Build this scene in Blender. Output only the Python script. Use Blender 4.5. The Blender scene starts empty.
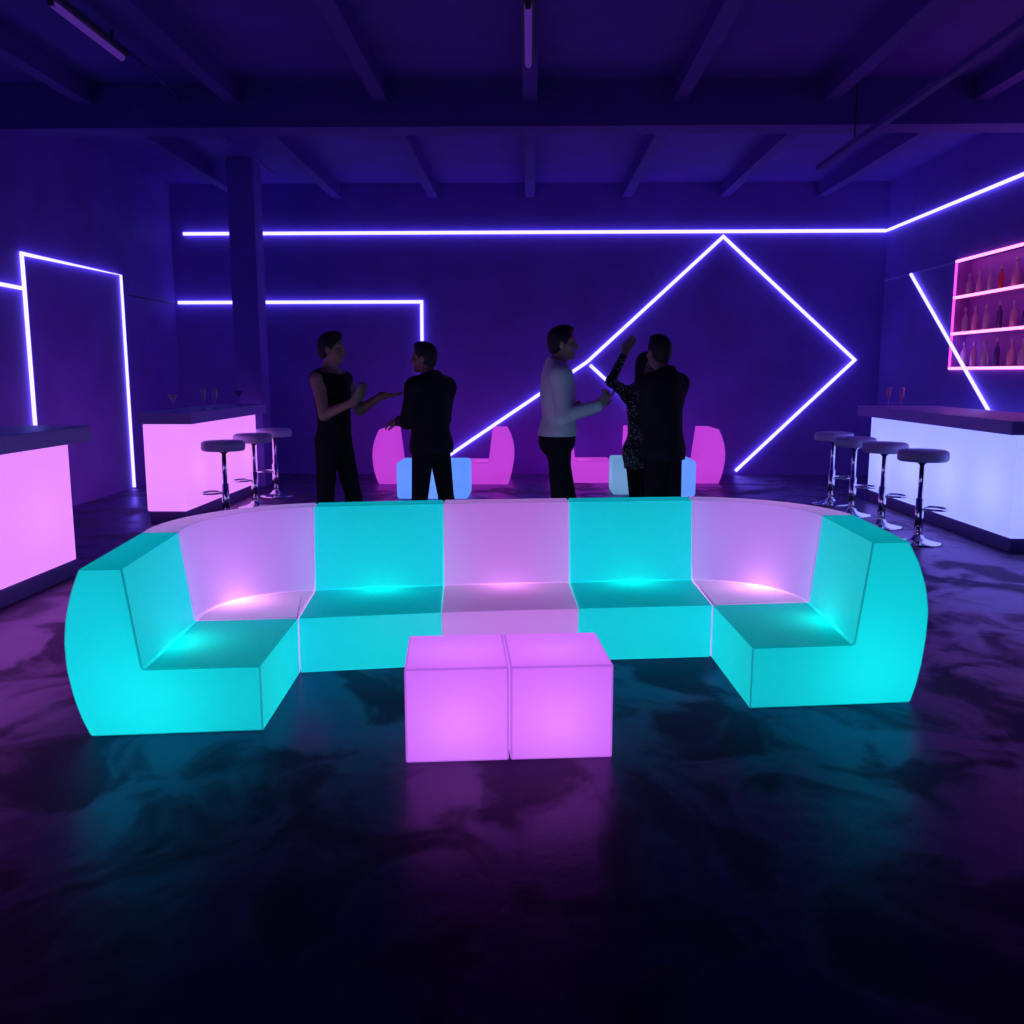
import bpy, bmesh, math, random
import numpy as np
from mathutils import Vector, Matrix
random.seed(4)
S = bpy.context.scene
COL = S.collection
R = math.radians

# ------------------------------------------------------------------ materials
def s2l(c):
    return tuple(((v/255)/12.92 if v/255 <= .04045 else ((v/255+.055)/1.055)**2.4) for v in c)

def new_mat(name):
    m = bpy.data.materials.new(name); m.use_nodes = True
    nt = m.node_tree; nt.nodes.clear()
    out = nt.nodes.new('ShaderNodeOutputMaterial')
    return m, nt, out

def principled(name, col, rough=.5, metal=0., bump=0., bscale=40., spec=.5, trans=0., coat=0.):
    m, nt, out = new_mat(name)
    p = nt.nodes.new('ShaderNodeBsdfPrincipled')
    p.inputs['Base Color'].default_value = (*col, 1); p.inputs['Roughness'].default_value = rough
    p.inputs['Metallic'].default_value = metal; p.inputs['Specular IOR Level'].default_value = spec
    p.inputs['Transmission Weight'].default_value = trans; p.inputs['Coat Weight'].default_value = coat
    tc = nt.nodes.new('ShaderNodeTexCoord')
    n = nt.nodes.new('ShaderNodeTexNoise'); n.inputs['Scale'].default_value = bscale; n.inputs['Detail'].default_value = 4
    nt.links.new(tc.outputs['Object'], n.inputs['Vector'])
    if bump:
        b = nt.nodes.new('ShaderNodeBump'); b.inputs['Strength'].default_value = bump; b.inputs['Distance'].default_value = .01
        nt.links.new(n.outputs['Fac'], b.inputs['Height']); nt.links.new(b.outputs['Normal'], p.inputs['Normal'])
    rr = nt.nodes.new('ShaderNodeMapRange'); rr.inputs['To Min'].default_value = rough*.85; rr.inputs['To Max'].default_value = min(1, rough*1.15)
    nt.links.new(n.outputs['Fac'], rr.inputs['Value']); nt.links.new(rr.outputs['Result'], p.inputs['Roughness'])
    nt.links.new(p.outputs[0], out.inputs[0])
    return m

def emitter(name, col, strength=1.):
    m, nt, out = new_mat(name)
    e = nt.nodes.new('ShaderNodeEmission'); e.inputs[0].default_value = (*col, 1); e.inputs[1].default_value = strength
    nt.links.new(e.outputs[0], out.inputs[0])
    return m

def glow_shell(name, base, diff=.25, trans=.7, tint=(1, 1, 1), dt=(1, 1, 1)):
    """translucent polyethylene skin of a lamp: lights up from the bulb inside, plus an even glow of its own"""
    m, nt, out = new_mat(name)
    L = nt.links.new
    e = nt.nodes.new('ShaderNodeEmission'); e.inputs[0].default_value = (*base, 1)
    t = nt.nodes.new('ShaderNodeBsdfTranslucent'); t.inputs[0].default_value = (*[trans*c for c in tint], 1)
    d = nt.nodes.new('ShaderNodeBsdfDiffuse'); d.inputs[0].default_value = (*[diff*c for c in dt], 1)
    g = nt.nodes.new('ShaderNodeBsdfGlossy'); g.inputs['Roughness'].default_value = .35; g.inputs[0].default_value = (.035, .035, .035, 1)
    tc = nt.nodes.new('ShaderNodeTexCoord'); n = nt.nodes.new('ShaderNodeTexNoise'); n.inputs['Scale'].default_value = 90
    b = nt.nodes.new('ShaderNodeBump'); b.inputs['Strength'].default_value = .05
    L(tc.outputs['Object'], n.inputs['Vector']); L(n.outputs['Fac'], b.inputs['Height']); L(b.outputs['Normal'], d.inputs['Normal'])
    a1 = nt.nodes.new('ShaderNodeAddShader'); a2 = nt.nodes.new('ShaderNodeAddShader'); a3 = nt.nodes.new('ShaderNodeAddShader')
    L(e.outputs[0], a1.inputs[0]); L(t.outputs[0], a1.inputs[1])
    L(a1.outputs[0], a2.inputs[0]); L(d.outputs[0], a2.inputs[1])
    L(a2.outputs[0], a3.inputs[0]); L(g.outputs[0], a3.inputs[1])
    L(a3.outputs[0], out.inputs[0])
    return m

def wall_mat(name, col, panel=None):
    m, nt, out = new_mat(name); L = nt.links.new
    p = nt.nodes.new('ShaderNodeBsdfPrincipled'); p.inputs['Roughness'].default_value = .62; p.inputs['Specular IOR Level'].default_value = .25
    tc = nt.nodes.new('ShaderNodeTexCoord')
    n = nt.nodes.new('ShaderNodeTexNoise'); n.inputs['Scale'].default_value = 1.7; n.inputs['Detail'].default_value = 6
    L(tc.outputs['Object'], n.inputs['Vector'])
    r = nt.nodes.new('ShaderNodeValToRGB')
    r.color_ramp.elements[0].position = .3; r.color_ramp.elements[0].color = (*[c*.86 for c in col], 1)
    r.color_ramp.elements[1].position = .7; r.color_ramp.elements[1].color = (*[c*1.08 for c in col], 1)
    L(n.outputs['Fac'], r.inputs[0]); L(r.outputs[0], p.inputs['Base Color'])
    n2 = nt.nodes.new('ShaderNodeTexNoise'); n2.inputs['Scale'].default_value = 60; n2.inputs['Detail'].default_value = 3
    L(tc.outputs['Object'], n2.inputs['Vector'])
    b = nt.nodes.new('ShaderNodeBump'); b.inputs['Strength'].default_value = .12; b.inputs['Distance'].default_value = .01
    L(n2.outputs['Fac'], b.inputs['Height']); L(b.outputs[0], p.inputs['Normal'])
    L(p.outputs[0], out.inputs[0])
    return m

def floor_mat():
    m, nt, out = new_mat('stained_polished_concrete'); L = nt.links.new
    p = nt.nodes.new('ShaderNodeBsdfPrincipled')
    tc = nt.nodes.new('ShaderNodeTexCoord')
    mp = nt.nodes.new('ShaderNodeMapping'); mp.inputs['Scale'].default_value = (1.0, .8, 1)
    L(tc.outputs['Object'], mp.inputs['Vector'])
    n = nt.nodes.new('ShaderNodeTexNoise'); n.inputs['Scale'].default_value = 2.1; n.inputs['Detail'].default_value = 5; n.inputs['Roughness'].default_value = .55; n.inputs['Distortion'].default_value = .8
    L(mp.outputs[0], n.inputs['Vector'])
    r = nt.nodes.new('ShaderNodeValToRGB'); e = r.color_ramp.elements
    e[0].position = .40; e[0].color = (.003, .002, .006, 1); e[1].position = .62; e[1].color = (.017, .010, .036, 1)
    k = e.new(.47); k.color = (.004, .003, .008, 1); k = e.new(.50); k.color = (.011, .007, .023, 1)
    L(n.outputs['Fac'], r.inputs[0])
    # joints sawn into the slab
    sx = nt.nodes.new('ShaderNodeSeparateXYZ'); L(tc.outputs['Object'], sx.inputs[0])
    def joint(sock, off, period):
        a = nt.nodes.new('ShaderNodeMath'); a.operation = 'ADD'; a.inputs[1].default_value = off; L(sock, a.inputs[0])
        b = nt.nodes.new('ShaderNodeMath'); b.operation = 'PINGPONG'; b.inputs[1].default_value = period/2; L(a.outputs[0], b.inputs[0])
        c = nt.nodes.new('ShaderNodeMath'); c.operation = 'LESS_THAN'; c.inputs[1].default_value = .009; L(b.outputs[0], c.inputs[0])
        return c.outputs[0]
    j = joint(sx.outputs['X'], .03, 4.2)
    mx = nt.nodes.new('ShaderNodeMix'); mx.data_type = 'RGBA'; mx.inputs['B'].default_value = (.005, .005, .007, 1)
    L(j, mx.inputs['Factor']); L(r.outputs[0], mx.inputs['A'])
    df = nt.nodes.new('ShaderNodeBsdfDiffuse'); L(mx.outputs['Result'], df.inputs[0])
    gl = nt.nodes.new('ShaderNodeBsdfGlossy'); gl.inputs[0].default_value = (.70, .48, .90, 1)        # violet tinted sealer
    fr = nt.nodes.new('ShaderNodeFresnel'); fr.inputs['IOR'].default_value = 1.62
    rr = nt.nodes.new('ShaderNodeMapRange'); rr.inputs['From Min'].default_value = .40; rr.inputs['From Max'].default_value = .56
    rr.inputs['To Min'].default_value = .50; rr.inputs['To Max'].default_value = .30
    L(n.outputs['Fac'], rr.inputs['Value']); L(rr.outputs[0], gl.inputs['Roughness'])
    # worn patches where the sealer is thin
    rs = nt.nodes.new('ShaderNodeMapRange'); rs.inputs['From Min'].default_value = .42; rs.inputs['From Max'].default_value = .52
    rs.inputs['To Min'].default_value = .55; rs.inputs['To Max'].default_value = 1
    L(n.outputs['Fac'], rs.inputs['Value'])
    mu = nt.nodes.new('ShaderNodeMath'); mu.operation = 'MULTIPLY'; L(fr.outputs[0], mu.inputs[0]); L(rs.outputs[0], mu.inputs[1])
    n2 = nt.nodes.new('ShaderNodeTexNoise'); n2.inputs['Scale'].default_value = 7; n2.inputs['Detail'].default_value = 7; n2.inputs['Roughness'].default_value = .6
    L(tc.outputs['Object'], n2.inputs['Vector'])
    b = nt.nodes.new('ShaderNodeBump'); b.inputs['Strength'].default_value = .16; b.inputs['Distance'].default_value = .02
    L(n2.outputs['Fac'], b.inputs['Height']); L(b.outputs[0], gl.inputs['Normal']); L(b.outputs[0], df.inputs['Normal'])
    ms = nt.nodes.new('ShaderNodeMixShader'); L(mu.outputs[0], ms.inputs[0]); L(df.outputs[0], ms.inputs[1]); L(gl.outputs[0], ms.inputs[2])
    L(ms.outputs[0], out.inputs[0])
    nt.nodes.remove(p)
    return m

def sparkle_mat():
    m, nt, out = new_mat('sequin_fabric'); L = nt.links.new
    p = nt.nodes.new('ShaderNodeBsdfPrincipled'); p.inputs['Roughness'].default_value = .5
    tc = nt.nodes.new('ShaderNodeTexCoord'); v = nt.nodes.new('ShaderNodeTexVoronoi'); v.inputs['Scale'].default_value = 55
    L(tc.outputs['Object'], v.inputs['Vector'])
    r = nt.nodes.new('ShaderNodeValToRGB'); r.color_ramp.interpolation = 'CONSTANT'
    r.color_ramp.elements[0].color = (.75, .7, .8, 1); r.color_ramp.elements[1].position = .26; r.color_ramp.elements[1].color = (.008, .008, .012, 1)
    L(v.outputs['Distance'], r.inputs[0]); L(r.outputs[0], p.inputs['Base Color'])
    L(p.outputs[0], out.inputs[0])
    return m

M = {}
M['wall'] = wall_mat('violet_painted_wall', (.215, .11, .60))
M['wall_back'] = wall_mat('violet_painted_back_wall', (.215, .11, .60))
M['ceiling'] = wall_mat('ceiling_sheet', (.145, .065, .48))
M['beam'] = wall_mat('painted_steel_beam', (.125, .055, .40))
M['beam_dark'] = principled('dark_painted_steel', (.03, .02, .04), .6, bump=.1)
M['floor'] = floor_mat()
LEDC = (1.02, .92, 4.5)
M['led'] = emitter('violet_white_led', LEDC)
M['led_pink'] = emitter('pink_led', (3.0, .66, 2.3))
M['led_magenta'] = emitter('magenta_led', (1.6, .12, 1.2))
M['counter'] = principled('lilac_laminate', (.36, .28, .72), .38, bump=.03)
M['plinth'] = principled('violet_plinth', (.15, .10, .34), .5)
M['seat'] = principled('pale_vinyl', (.55, .48, .80), .42, bump=.05, bscale=120)
M['chrome'] = principled('chrome', (.82, .82, .86), .12, 1.)
M['skin'] = principled('skin', (.36, .20, .15), .5, bump=.05, bscale=90)
M['skin2'] = principled('fair_skin', (.42, .25, .19), .5, bump=.05, bscale=90)
M['hair'] = principled('dark_hair', (.010, .008, .008), .55, bump=.4, bscale=150)
M['black'] = principled('black_cotton', (.010, .010, .014), .85, bump=.25, bscale=35, spec=.2)
M['navy'] = principled('dark_navy_cloth', (.012, .012, .020), .8, bump=.25, bscale=25, spec=.2)
M['white'] = principled('white_shirt_cotton', (.72, .72, .76), .8, bump=.3, bscale=22, spec=.2)
M['trouser'] = principled('black_trouser_cloth', (.009, .009, .013), .85, bump=.2, bscale=30, spec=.2)
M['shoe'] = principled('black_leather', (.012, .011, .012), .35)
M['sequin'] = sparkle_mat()
M['eye'] = principled('eye_white', (.16, .14, .14), .5)
M['glass'] = principled('clear_bottle_glass', (.90, .72, .88), .15, trans=.5)
M['glass_pink'] = principled('pink_tinted_bottle_glass', (.92, .45, .72), .2, trans=.2)
M['glass_dark'] = principled('dark_bottle_glass', (.16, .08, .34), .12, trans=.2)
M['glass_red'] = principled('red_bottle_glass', (.95, .08, .10), .2, trans=.35)
M['cap'] = principled('bottle_cap_metal', (.65, .55, .65), .3, .8)
M['liquor'] = principled('pink_drink', (.8, .25, .4), .2, trans=.4)
M['lamp_dim'] = emitter('dim_violet_tube', (.06, .016, .22))
M['fixture'] = principled('grey_lamp_housing', (.07, .06, .09), .5)

# ------------------------------------------------------------------ mesh helpers
def link(name, me, mat, parent=None, smooth=False):
    o = bpy.data.objects.new(name, me); COL.objects.link(o)
    if mat is not None: me.materials.append(mat)
    if parent is not None: o.parent = parent
    if smooth:
        for p in me.polygons: p.use_smooth = True
    return o

def bm_obj(name, bm, mat, parent=None, smooth=False, origin=None):
    bmesh.ops.recalc_face_normals(bm, faces=bm.faces)
    if origin is not None: bmesh.ops.translate(bm, verts=bm.verts, vec=-Vector(origin))
    me = bpy.data.meshes.new(name); bm.to_mesh(me); bm.free()
    o = link(name, me, mat, parent, smooth)
    if origin is not None: o.location = origin
    return o

def tag(o, label, cat, group=None):
    o['label'] = label; o['category'] = cat
    if group: o['group'] = group
    return o

def struct(o):
    o['kind'] = 'structure'; return o

def empty(name, loc, label, cat, group=None, rz=0):
    o = bpy.data.objects.new(name, None); COL.objects.link(o)
    o.location = loc; o.rotation_euler.z = rz; o.empty_display_size = .1
    return tag(o, label, cat, group)

def add_box(bm, lo, hi, bev=0., seg=2):
    t = bmesh.new()
    bmesh.ops.create_cube(t, size=1)
    for v in t.verts:
        v.co = Vector([lo[i] + (v.co[i]+.5)*(hi[i]-lo[i]) for i in range(3)])
    if bev: bmesh.ops.bevel(t, geom=t.edges[:], offset=bev, segments=seg, affect='EDGES', profile=.5)
    me = bpy.data.meshes.new('t'); t.to_mesh(me); t.free(); bm.from_mesh(me); bpy.data.meshes.remove(me)

def box(name, lo, hi, mat, parent=None, bev=0., origin=None):
    bm = bmesh.new(); add_box(bm, lo, hi, bev)
    return bm_obj(name, bm, mat, parent, origin=origin)

def lathe(bm, prof, n=28, at=(0, 0, 0)):
    rings = []
    for r, z in prof:
        if r < 1e-5: rings.append([bm.verts.new((at[0], at[1], at[2]+z))])
        else: rings.append([bm.verts.new((at[0]+r*math.cos(2*math.pi*i/n), at[1]+r*math.sin(2*math.pi*i/n), at[2]+z)) for i in range(n)])
    for a, b in zip(rings, rings[1:]):
        for i in range(n):
            j = (i+1) % n
            q = [a[i % len(a)], a[j % len(a)], b[j % len(b)], b[i % len(b)]]
            q = [v for k, v in enumerate(q) if v not in q[:k]]
            if len(q) > 2: bm.faces.new(q)

def tube(bm, pts, r, n=10, closed=False):
    pts = [Vector(p) for p in pts]; N = len(pts); rings = []
    prev = None
    for i, p in enumerate(pts):
        a = pts[i-1] if (i or closed) else None; b = pts[(i+1) % N] if (i < N-1 or closed) else None
        d1 = (p-a).normalized() if a is not None else None; d2 = (b-p).normalized() if b is not None else None
        if d1 is None: t = d2; k = 1
        elif d2 is None: t = d1; k = 1
        else:
            t = (d1+d2).normalized(); k = 1/max(.4, t.dot(d1))
        if prev is None:
            up = Vector((0, 0, 1)) if abs(t.z) < .9 else Vector((1, 0, 0))
            u = t.cross(up).normalized()
        else:
            u = (prev - t*prev.dot(t)).normalized()
        w = t.cross(u); prev = u
        # stretch along the mitre direction so the tube keeps its width
        m = None
        if k > 1.001: m = (d2-d1).normalized()
        ring = []
        for j in range(n):
            v = (u*math.cos(2*math.pi*j/n) + w*math.sin(2*math.pi*j/n))*r
            if m is not None: v = v + m*v.dot(m)*(k-1)
            ring.append(bm.verts.new(p+v))
        rings.append(ring)
    M_ = N if closed else N-1
    for i in range(M_):
        a, b = rings[i], rings[(i+1) % N]
        for j in range(n):
            bm.faces.new([a[j], a[(j+1) % n], b[(j+1) % n], b[j]])
    if not closed:
        bm.faces.new(rings[0]); bm.faces.new(rings[-1][::-1])

def point_lamp(name, loc, col, power, rad, parent):
    l = bpy.data.lights.new(name, 'POINT'); l.color = col; l.energy = power; l.shadow_soft_size = rad
    o = bpy.data.objects.new(name, l); COL.objects.link(o); o.location = loc
    if parent is not None: o.parent = parent
    return o

# ------------------------------------------------------------------ room shell
LX, RX, BY, FY, CZ = -5.21, 5.1, 13.5, -4.0, 4.185
def slab(name, lo, hi, mat):
    o = box(name, lo, hi, mat); return struct(o)
slab('floor', (LX-.3, FY-.3, -.15), (RX+.6, BY+.3, 0), M['floor'])
slab('ceiling', (LX-.3, FY-.3, CZ), (RX+.6, BY+.3, CZ+.15), M['ceiling'])
slab('wall_left', (LX-.2, FY, 0), (LX, BY, CZ), M['wall'])
slab('wall_back', (LX-.2, BY, 0), (RX+.4, BY+.2, CZ), M['wall_back'])
slab('wall_front', (LX-.2, FY-.2, 0), (RX+.4, FY, CZ), M['wall'])
# right wall with a recess for the bottle shelf
NY0, NY1, NZ0, NZ1, ND = 7.7, 11.24, 1.565, 2.825, .17
bm = bmesh.new()
for lo, hi in [((RX, FY, 0), (RX+.3, NY0, CZ)), ((RX, NY1, 0), (RX+.3, BY, CZ)), ((RX, NY0, 0), (RX+.3, NY1, NZ0)),
               ((RX, NY0, NZ1), (RX+.3, NY1, CZ)), ((RX+ND, NY0, NZ0), (RX+.3, NY1, NZ1))]:
    add_box(bm, lo, hi)
struct(bm_obj('wall_right', bm, M['wall']))

# joints and rails on the walls
struct(box('trim_1', (RX-.012, 11.36, 2.80), (RX, BY, 2.822), M['counter']))
struct(box('trim_2', (LX, 11.95, 2.49), (LX+.008, BY, 2.505), M['beam_dark']))

# roof steel: one cross beam, joists before and behind it, a column
bm = bmesh.new()
add_box(bm, (LX, 8.9, 3.80), (RX, 8.93, CZ)); add_box(bm, (LX, 8.9, 3.777), (RX, 9.22, 3.80)); add_box(bm, (LX, 9.19, 3.80), (RX, 9.22, CZ))
struct(bm_obj('ceiling_beam', bm, M['beam']))
for y0, y1 in ((FY, 8.9), (9.22, BY)):
    for i in range(-3, 4):
        x = i*1.385 - .008
        bm = bmesh.new()
        add_box(bm, (x-.065, y0, 3.985), (x+.065, y1, 4.005)); add_box(bm, (x-.05, y0, 4.005), (x+.05, y1, CZ))
        struct(bm_obj('ceiling_joist', bm, M['beam']))
struct(box('column', (-3.85, 11.9, 0), (-3.51, 12.25, CZ), M['wall_back'], bev=.01))

# fluorescent battens, tray and conduits under the roof
def batten(x, y0, y1, z, label):
    t = empty('ceiling_light', (x, (y0+y1)/2, z-.03), label, 'ceiling light')
    l = (y1-y0)/2
    box('housing', (-.045, -l-.04, .02), (.045, l+.04, .07), M['fixture'], t, .006)
    bm = bmesh.new(); tube(bm, [(0, -l, 0), (0, l, 0)], .026, 12)
    bm_obj('lamp_tube', bm, M['lamp_dim'], t, True)
    if z > 4:
        for s in (-1, 1): box('hanger', (-.01, s*l*.7-.01, .068), (.01, s*l*.7+.01, CZ-z+.028), M['fixture'], t)
    for s in (-1, 1): box('lamp_holder', (-.02, s*l-.02, -.02), (.02, s*l+.02, .03), M['fixture'], t, .004)
    return t
batten(-3.32, 6.67, 7.77, 4.06, 'dim violet strip light high at the side, joined to a thin conduit')
batten(-.02, 6.46, 7.62, 3.94, 'dim violet strip light under the middle ceiling joist')
bm = bmesh.new(); tube(bm, [(-3.29, 7.86, 4.10), (-3.26, 8.89, 4.02)], .014, 8)
tag(bm_obj('conduit', bm, M['beam'], None, True), 'thin conduit running from the side strip light to the big cross beam', 'conduit')
bm = bmesh.new(); tube(bm, [(-3.25, 9.23, 4.00), (-3.24, 11.89, 3.99)], .014, 8)
tag(bm_obj('conduit', bm, M['beam'], None, True), 'thin conduit beyond the cross beam, reaching the column', 'conduit')
tr = empty('cable_tray', (2.87, 6.3, 3.5), 'narrow dark cable tray hung below the cross beam on thin rods', 'cable tray')
bm = bmesh.new()
add_box(bm, (-.03, -4, -.005), (.03, 3.2, .005)); add_box(bm, (-.03, -4, .005), (-.024, 3.2, .04)); add_box(bm, (.024, -4, .005), (.03, 3.2, .04))
bm_obj('tray_channel', bm, M['beam'], tr)
for y in (-3.2, -.6, 2.2):
    bm = bmesh.new(); tube(bm, [(0, y, .005), (0, y, CZ-3.5)], .008, 8); bm_obj('hanger_rod', bm, M['beam_dark'], tr, True)

# ------------------------------------------------------------------ LED lines on the walls
def led(pts, label, r=.024, mat='led'):
    bm = bmesh.new(); tube(bm, pts, r, 12)
    o = pts[0]
    return tag(bm_obj('led_tube', bm, M[mat], None, True, origin=o), label, 'led light')
b = BY-.03
led([(-5.02, b, 3.49), (5.065, b, 3.505)], 'long straight glowing led line high across the back wall', .024)
led([(-5.15, b, 2.518), (-1.58, b, 2.524), (-1.585, b, 1.45)], 'glowing back wall led line that turns down behind the black jacket', .024)
led([(-1.21, b, .28), (.836, b, 1.66), (2.761, b, 3.43), (4.727, b, 1.688), (3.058, b, .06)], 'big glowing zigzag led line on the back wall peaking at the high straight line', .024)
led([(.88, b, 1.615), (1.75, b, .83)], 'short glowing led branch running down behind the raised elbow of the woman', .024)
w = RX-.026
led([(w, 13.49, 3.505), (w, 3.0, 3.56)], 'glowing led line high along the wall above the bottle shelf', .020)
led([(w, 12.52, 2.80), (w, 9.95, .92)], 'slanted glowing led tube crossing the corner of the bottle shelf', .020)
w = LX+.024
led([(w, 9.43, .02), (w, 9.43, 2.705), (w, 11.7, 2.725), (w, 11.7, .02)], 'doorway shaped glowing led outline standing on the floor', .020)
led([(w, 4.5, 2.42), (w, 9.39, 2.355)], 'horizontal glowing led line meeting the doorway shaped led outline', .020)

# ------------------------------------------------------------------ recessed bottle shelf
sh = empty('bottle_shelf', (RX, 9.5, NZ0), 'recessed three tier shelf edged with pink led light, full of bottles', 'shelf')
sh_z = [NZ0, 1.975, 2.40, NZ1]
def rel(p): return (p[0]-RX, p[1]-9.5, p[2]-NZ0)
M['niche'] = principled('pale_niche_lining', (.42, .11, .56), .55, bump=.05)
box('back_panel', rel((RX+ND-.012, NY0+.002, NZ0+.002)), rel((RX+ND-.001, NY1-.002, NZ1-.002)), M['niche'], sh)
box('end_panel', rel((RX+.002, NY1-.010, NZ0+.002)), rel((RX+ND-.013, NY1-.001, NZ1-.002)), M['niche'], sh)
for z in sh_z[1:3]:
    box('shelf_board', rel((RX+.002, NY0+.002, z-.022)), rel((RX+ND-.014, NY1-.012, z)), M['glass_pink'], sh)
for z in sh_z:
    bm = bmesh.new(); tube(bm, [rel((RX-.012, NY0, z-.01)), rel((RX-.012, NY1, z-.01))], .017, 10)
    bm_obj('edge_light', bm, M['led_pink'], sh, True)
for y in (NY0, NY1):
    bm = bmesh.new(); tube(bm, [rel((RX-.012, y, NZ0-.01)), rel((RX-.012, y, NZ1-.01))], .014, 10)
    bm_obj('side_light', bm, M['led_magenta'], sh, True)

BOT = [(0, 0), (.034, 0), (.038, .006), (.038, .135), (.034, .155), (.018, .178), (.013, .19), (.013, .222), (0, .222)]
SLIM = [(0, 0), (.028, 0), (.031, .006), (.031, .15), (.026, .175), (.013, .20), (.011, .235), (0, .235)]
ROUND = [(0, 0), (.040, 0), (.045, .02), (.045, .10), (.036, .145), (.015, .172), (.013, .215), (0, .215)]
def make_bottle(prof, mat, label, loc, sc=1.):
    h = prof[-1][1]
    t = empty('bottle', loc, label, 'bottle', 'bottles on the lit shelf')
    bm = bmesh.new(); lathe(bm, [(r*sc*.88, z*sc) for r, z in prof], 16); bm_obj('glass_body', bm, M[mat], t, True)
    bm = bmesh.new(); lathe(bm, [(0, h*sc), (.016*sc, h*sc), (.016*sc, (h+.034)*sc), (.012*sc, (h+.038)*sc), (0, (h+.038)*sc)], 12); bm_obj('cap', bm, M['cap'], t, True)
    return t
by = [11.10, 10.86, 10.60, 10.33, 10.02, 9.78]
ordn = ['first', 'second', 'third', 'fourth', 'fifth', 'sixth']
rows = [('bottom', sh_z[0]+.012, [(BOT, 'glass_pink'), (BOT, 'glass_pink'), (ROUND, 'glass'), (SLIM, 'glass_dark'), (ROUND, 'glass_pink'), (ROUND, 'glass')]),
        ('middle', sh_z[1], [(BOT, 'glass'), (BOT, 'glass_pink'), (BOT, 'glass'), (SLIM, 'glass_dark'), (BOT, 'glass_pink'), (ROUND, 'glass_dark')]),
        ('top', sh_z[2], [(BOT, 'glass'), (BOT, 'glass_pink'), (SLIM, 'glass'), (SLIM, 'glass_red'), (ROUND, 'glass_pink'), (ROUND, 'glass_dark')])]
look = {'glass': 'clear', 'glass_pink': 'pink tinted', 'glass_dark': 'dark', 'glass_red': 'red'}
shape = {id(BOT): 'straight', id(SLIM): 'slim', id(ROUND): 'round shouldered'}
for rn, z, items in rows:
    for k, (pf, mt) in enumerate(items):
        make_bottle(pf, mt, f'{look[mt]} {shape[id(pf)]} bottle, {ordn[k]} from the led edged corner on the {rn} shelf', (RX+.082, by[k]+random.uniform(-.02, .02), z), 1.12 if rn != 'top' else (1.0 if k < 4 else 1.25))

# ------------------------------------------------------------------ glowing bars
M['bar_pink'] = glow_shell('pink_glow_panel', s2l((190, 111, 211)), .06, .6)
M['bar_blue'] = glow_shell('cool_white_glow_panel', (.19, .22, .80), .06, .6)
def bar(loc, w, l, label, mat, lampcol, power, ov, hb=1.0, ht=1.115, pl=.125):
    """w along x, l along y; origin at the centre of the base"""
    t = empty('bar_counter', loc, label, 'bar')
    x, y = w/2, l/2
    box('plinth', (-x+.02, -y+.02, 0), (x-.02, y-.02, pl), M['plinth'], t, .004)
    box('glowing_body', (-x, -y, pl), (x, y, hb), mat, t, .012)
    box('countertop', (-x-ov[0], -y-ov[2], hb), (x+ov[1], y+ov[3], ht), M['counter'], t, .006)
    n = max(2, round(l/.8))
    for i in range(n):
        point_lamp('body_lamp', (0, -y + (i+.5)*l/n, .5), lampcol, power, .16, t)
    return t
bar((-3.64, 10.14, 0), .40, 2.42, 'pink glowing bar counter with three stools by the dark column', M['bar_pink'], (.9, .46, 1), .5, (.03, .11, .04, .10))
bar((-3.74, 4.40, 0), .72, 4.34, 'pink glowing bar counter cut off at the picture edge, nearest the camera', M['bar_pink'], (.9, .46, 1), 1.0, (.1, .12, .1, .12))
bar((4.36, 9.19, 0), .66, 3.26, 'cool white glowing bar counter under the bottle shelf', M['bar_blue'], (.5, .58, 1), 2.4, (.125, .125, .125, .125))

# ------------------------------------------------------------------ bar stools
def make_stool():
    t = empty('bar_stool', (0, 0, 0), '', 'bar stool')
    bm = bmesh.new(); lathe(bm, [(0, .735), (.195, .735), (.21, .747), (.213, .77), (.213, .80), (.205, .822), (.18, .832), (0, .834)], 40); bm_obj('seat', bm, M['seat'], t, True)
    bm = bmesh.new(); lathe(bm, [(0, .03), (.036, .03), (.036, .40), (.024, .405), (.024, .70), (.06, .73), (.06, .736), (0, .736)], 24); bm_obj('post', bm, M['chrome'], t, True)
    bm = bmesh.new(); lathe(bm, [(0, 0), (.205, 0), (.208, .008), (.19, .016), (.10, .03), (.055, .05), (.042, .075), (0, .08)], 40); bm_obj('base', bm, M['chrome'], t, True)
    bm = bmesh.new()
    pts = [(.03, 0, .31)] + [(.13+.10*math.cos(a), .12*math.sin(a), .31) for a in [R(d) for d in range(-150, 151, 20)]] + [(.03, 0, .31)]
    tube(bm, pts[1:-1], .010, 10); tube(bm, [(.02, -.02, .31), pts[1]], .010, 10); tube(bm, [(.02, .02, .31), pts[-2]], .010, 10)
    bm_obj('footrest', bm, M['chrome'], t, True)
    return t
def copy_tree(o, parent=None):
    c = o.copy(); COL.objects.link(c)
    if parent is not None: c.parent = parent
    for ch in list(o.children): copy_tree(ch, c)
    return c
st = make_stool()
spots = [(3.46, 8.02, 0, 'round bar stool at the white bar, nearest the camera', 'w'), (3.46, 8.88, 5, 'round bar stool at the white bar, second nearest the camera', 'w'),
         (3.43, 9.62, -5, 'round bar stool at the white bar, third from the camera', 'w'), (3.48, 10.45, 3, 'round bar stool at the white bar, farthest from the camera', 'w'),
         (-3.06, 8.98, 180, 'round bar stool at the pink bar, nearest the camera', 'p'), (-3.09, 10.05, 183, 'round bar stool at the pink bar, between the other two', 'p'),
         (-3.12, 11.0, 178, 'round bar stool at the pink bar, farthest and nearest the column', 'p')]
for i, (x, y, a, lab, g) in enumerate(spots):
    o = st if i == 0 else copy_tree(st)
    o.location = (x, y, 0); o.rotation_euler.z = R(a); o['label'] = lab
    o['group'] = 'stools along the white bar' if g == 'w' else 'stools along the pink bar'

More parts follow.
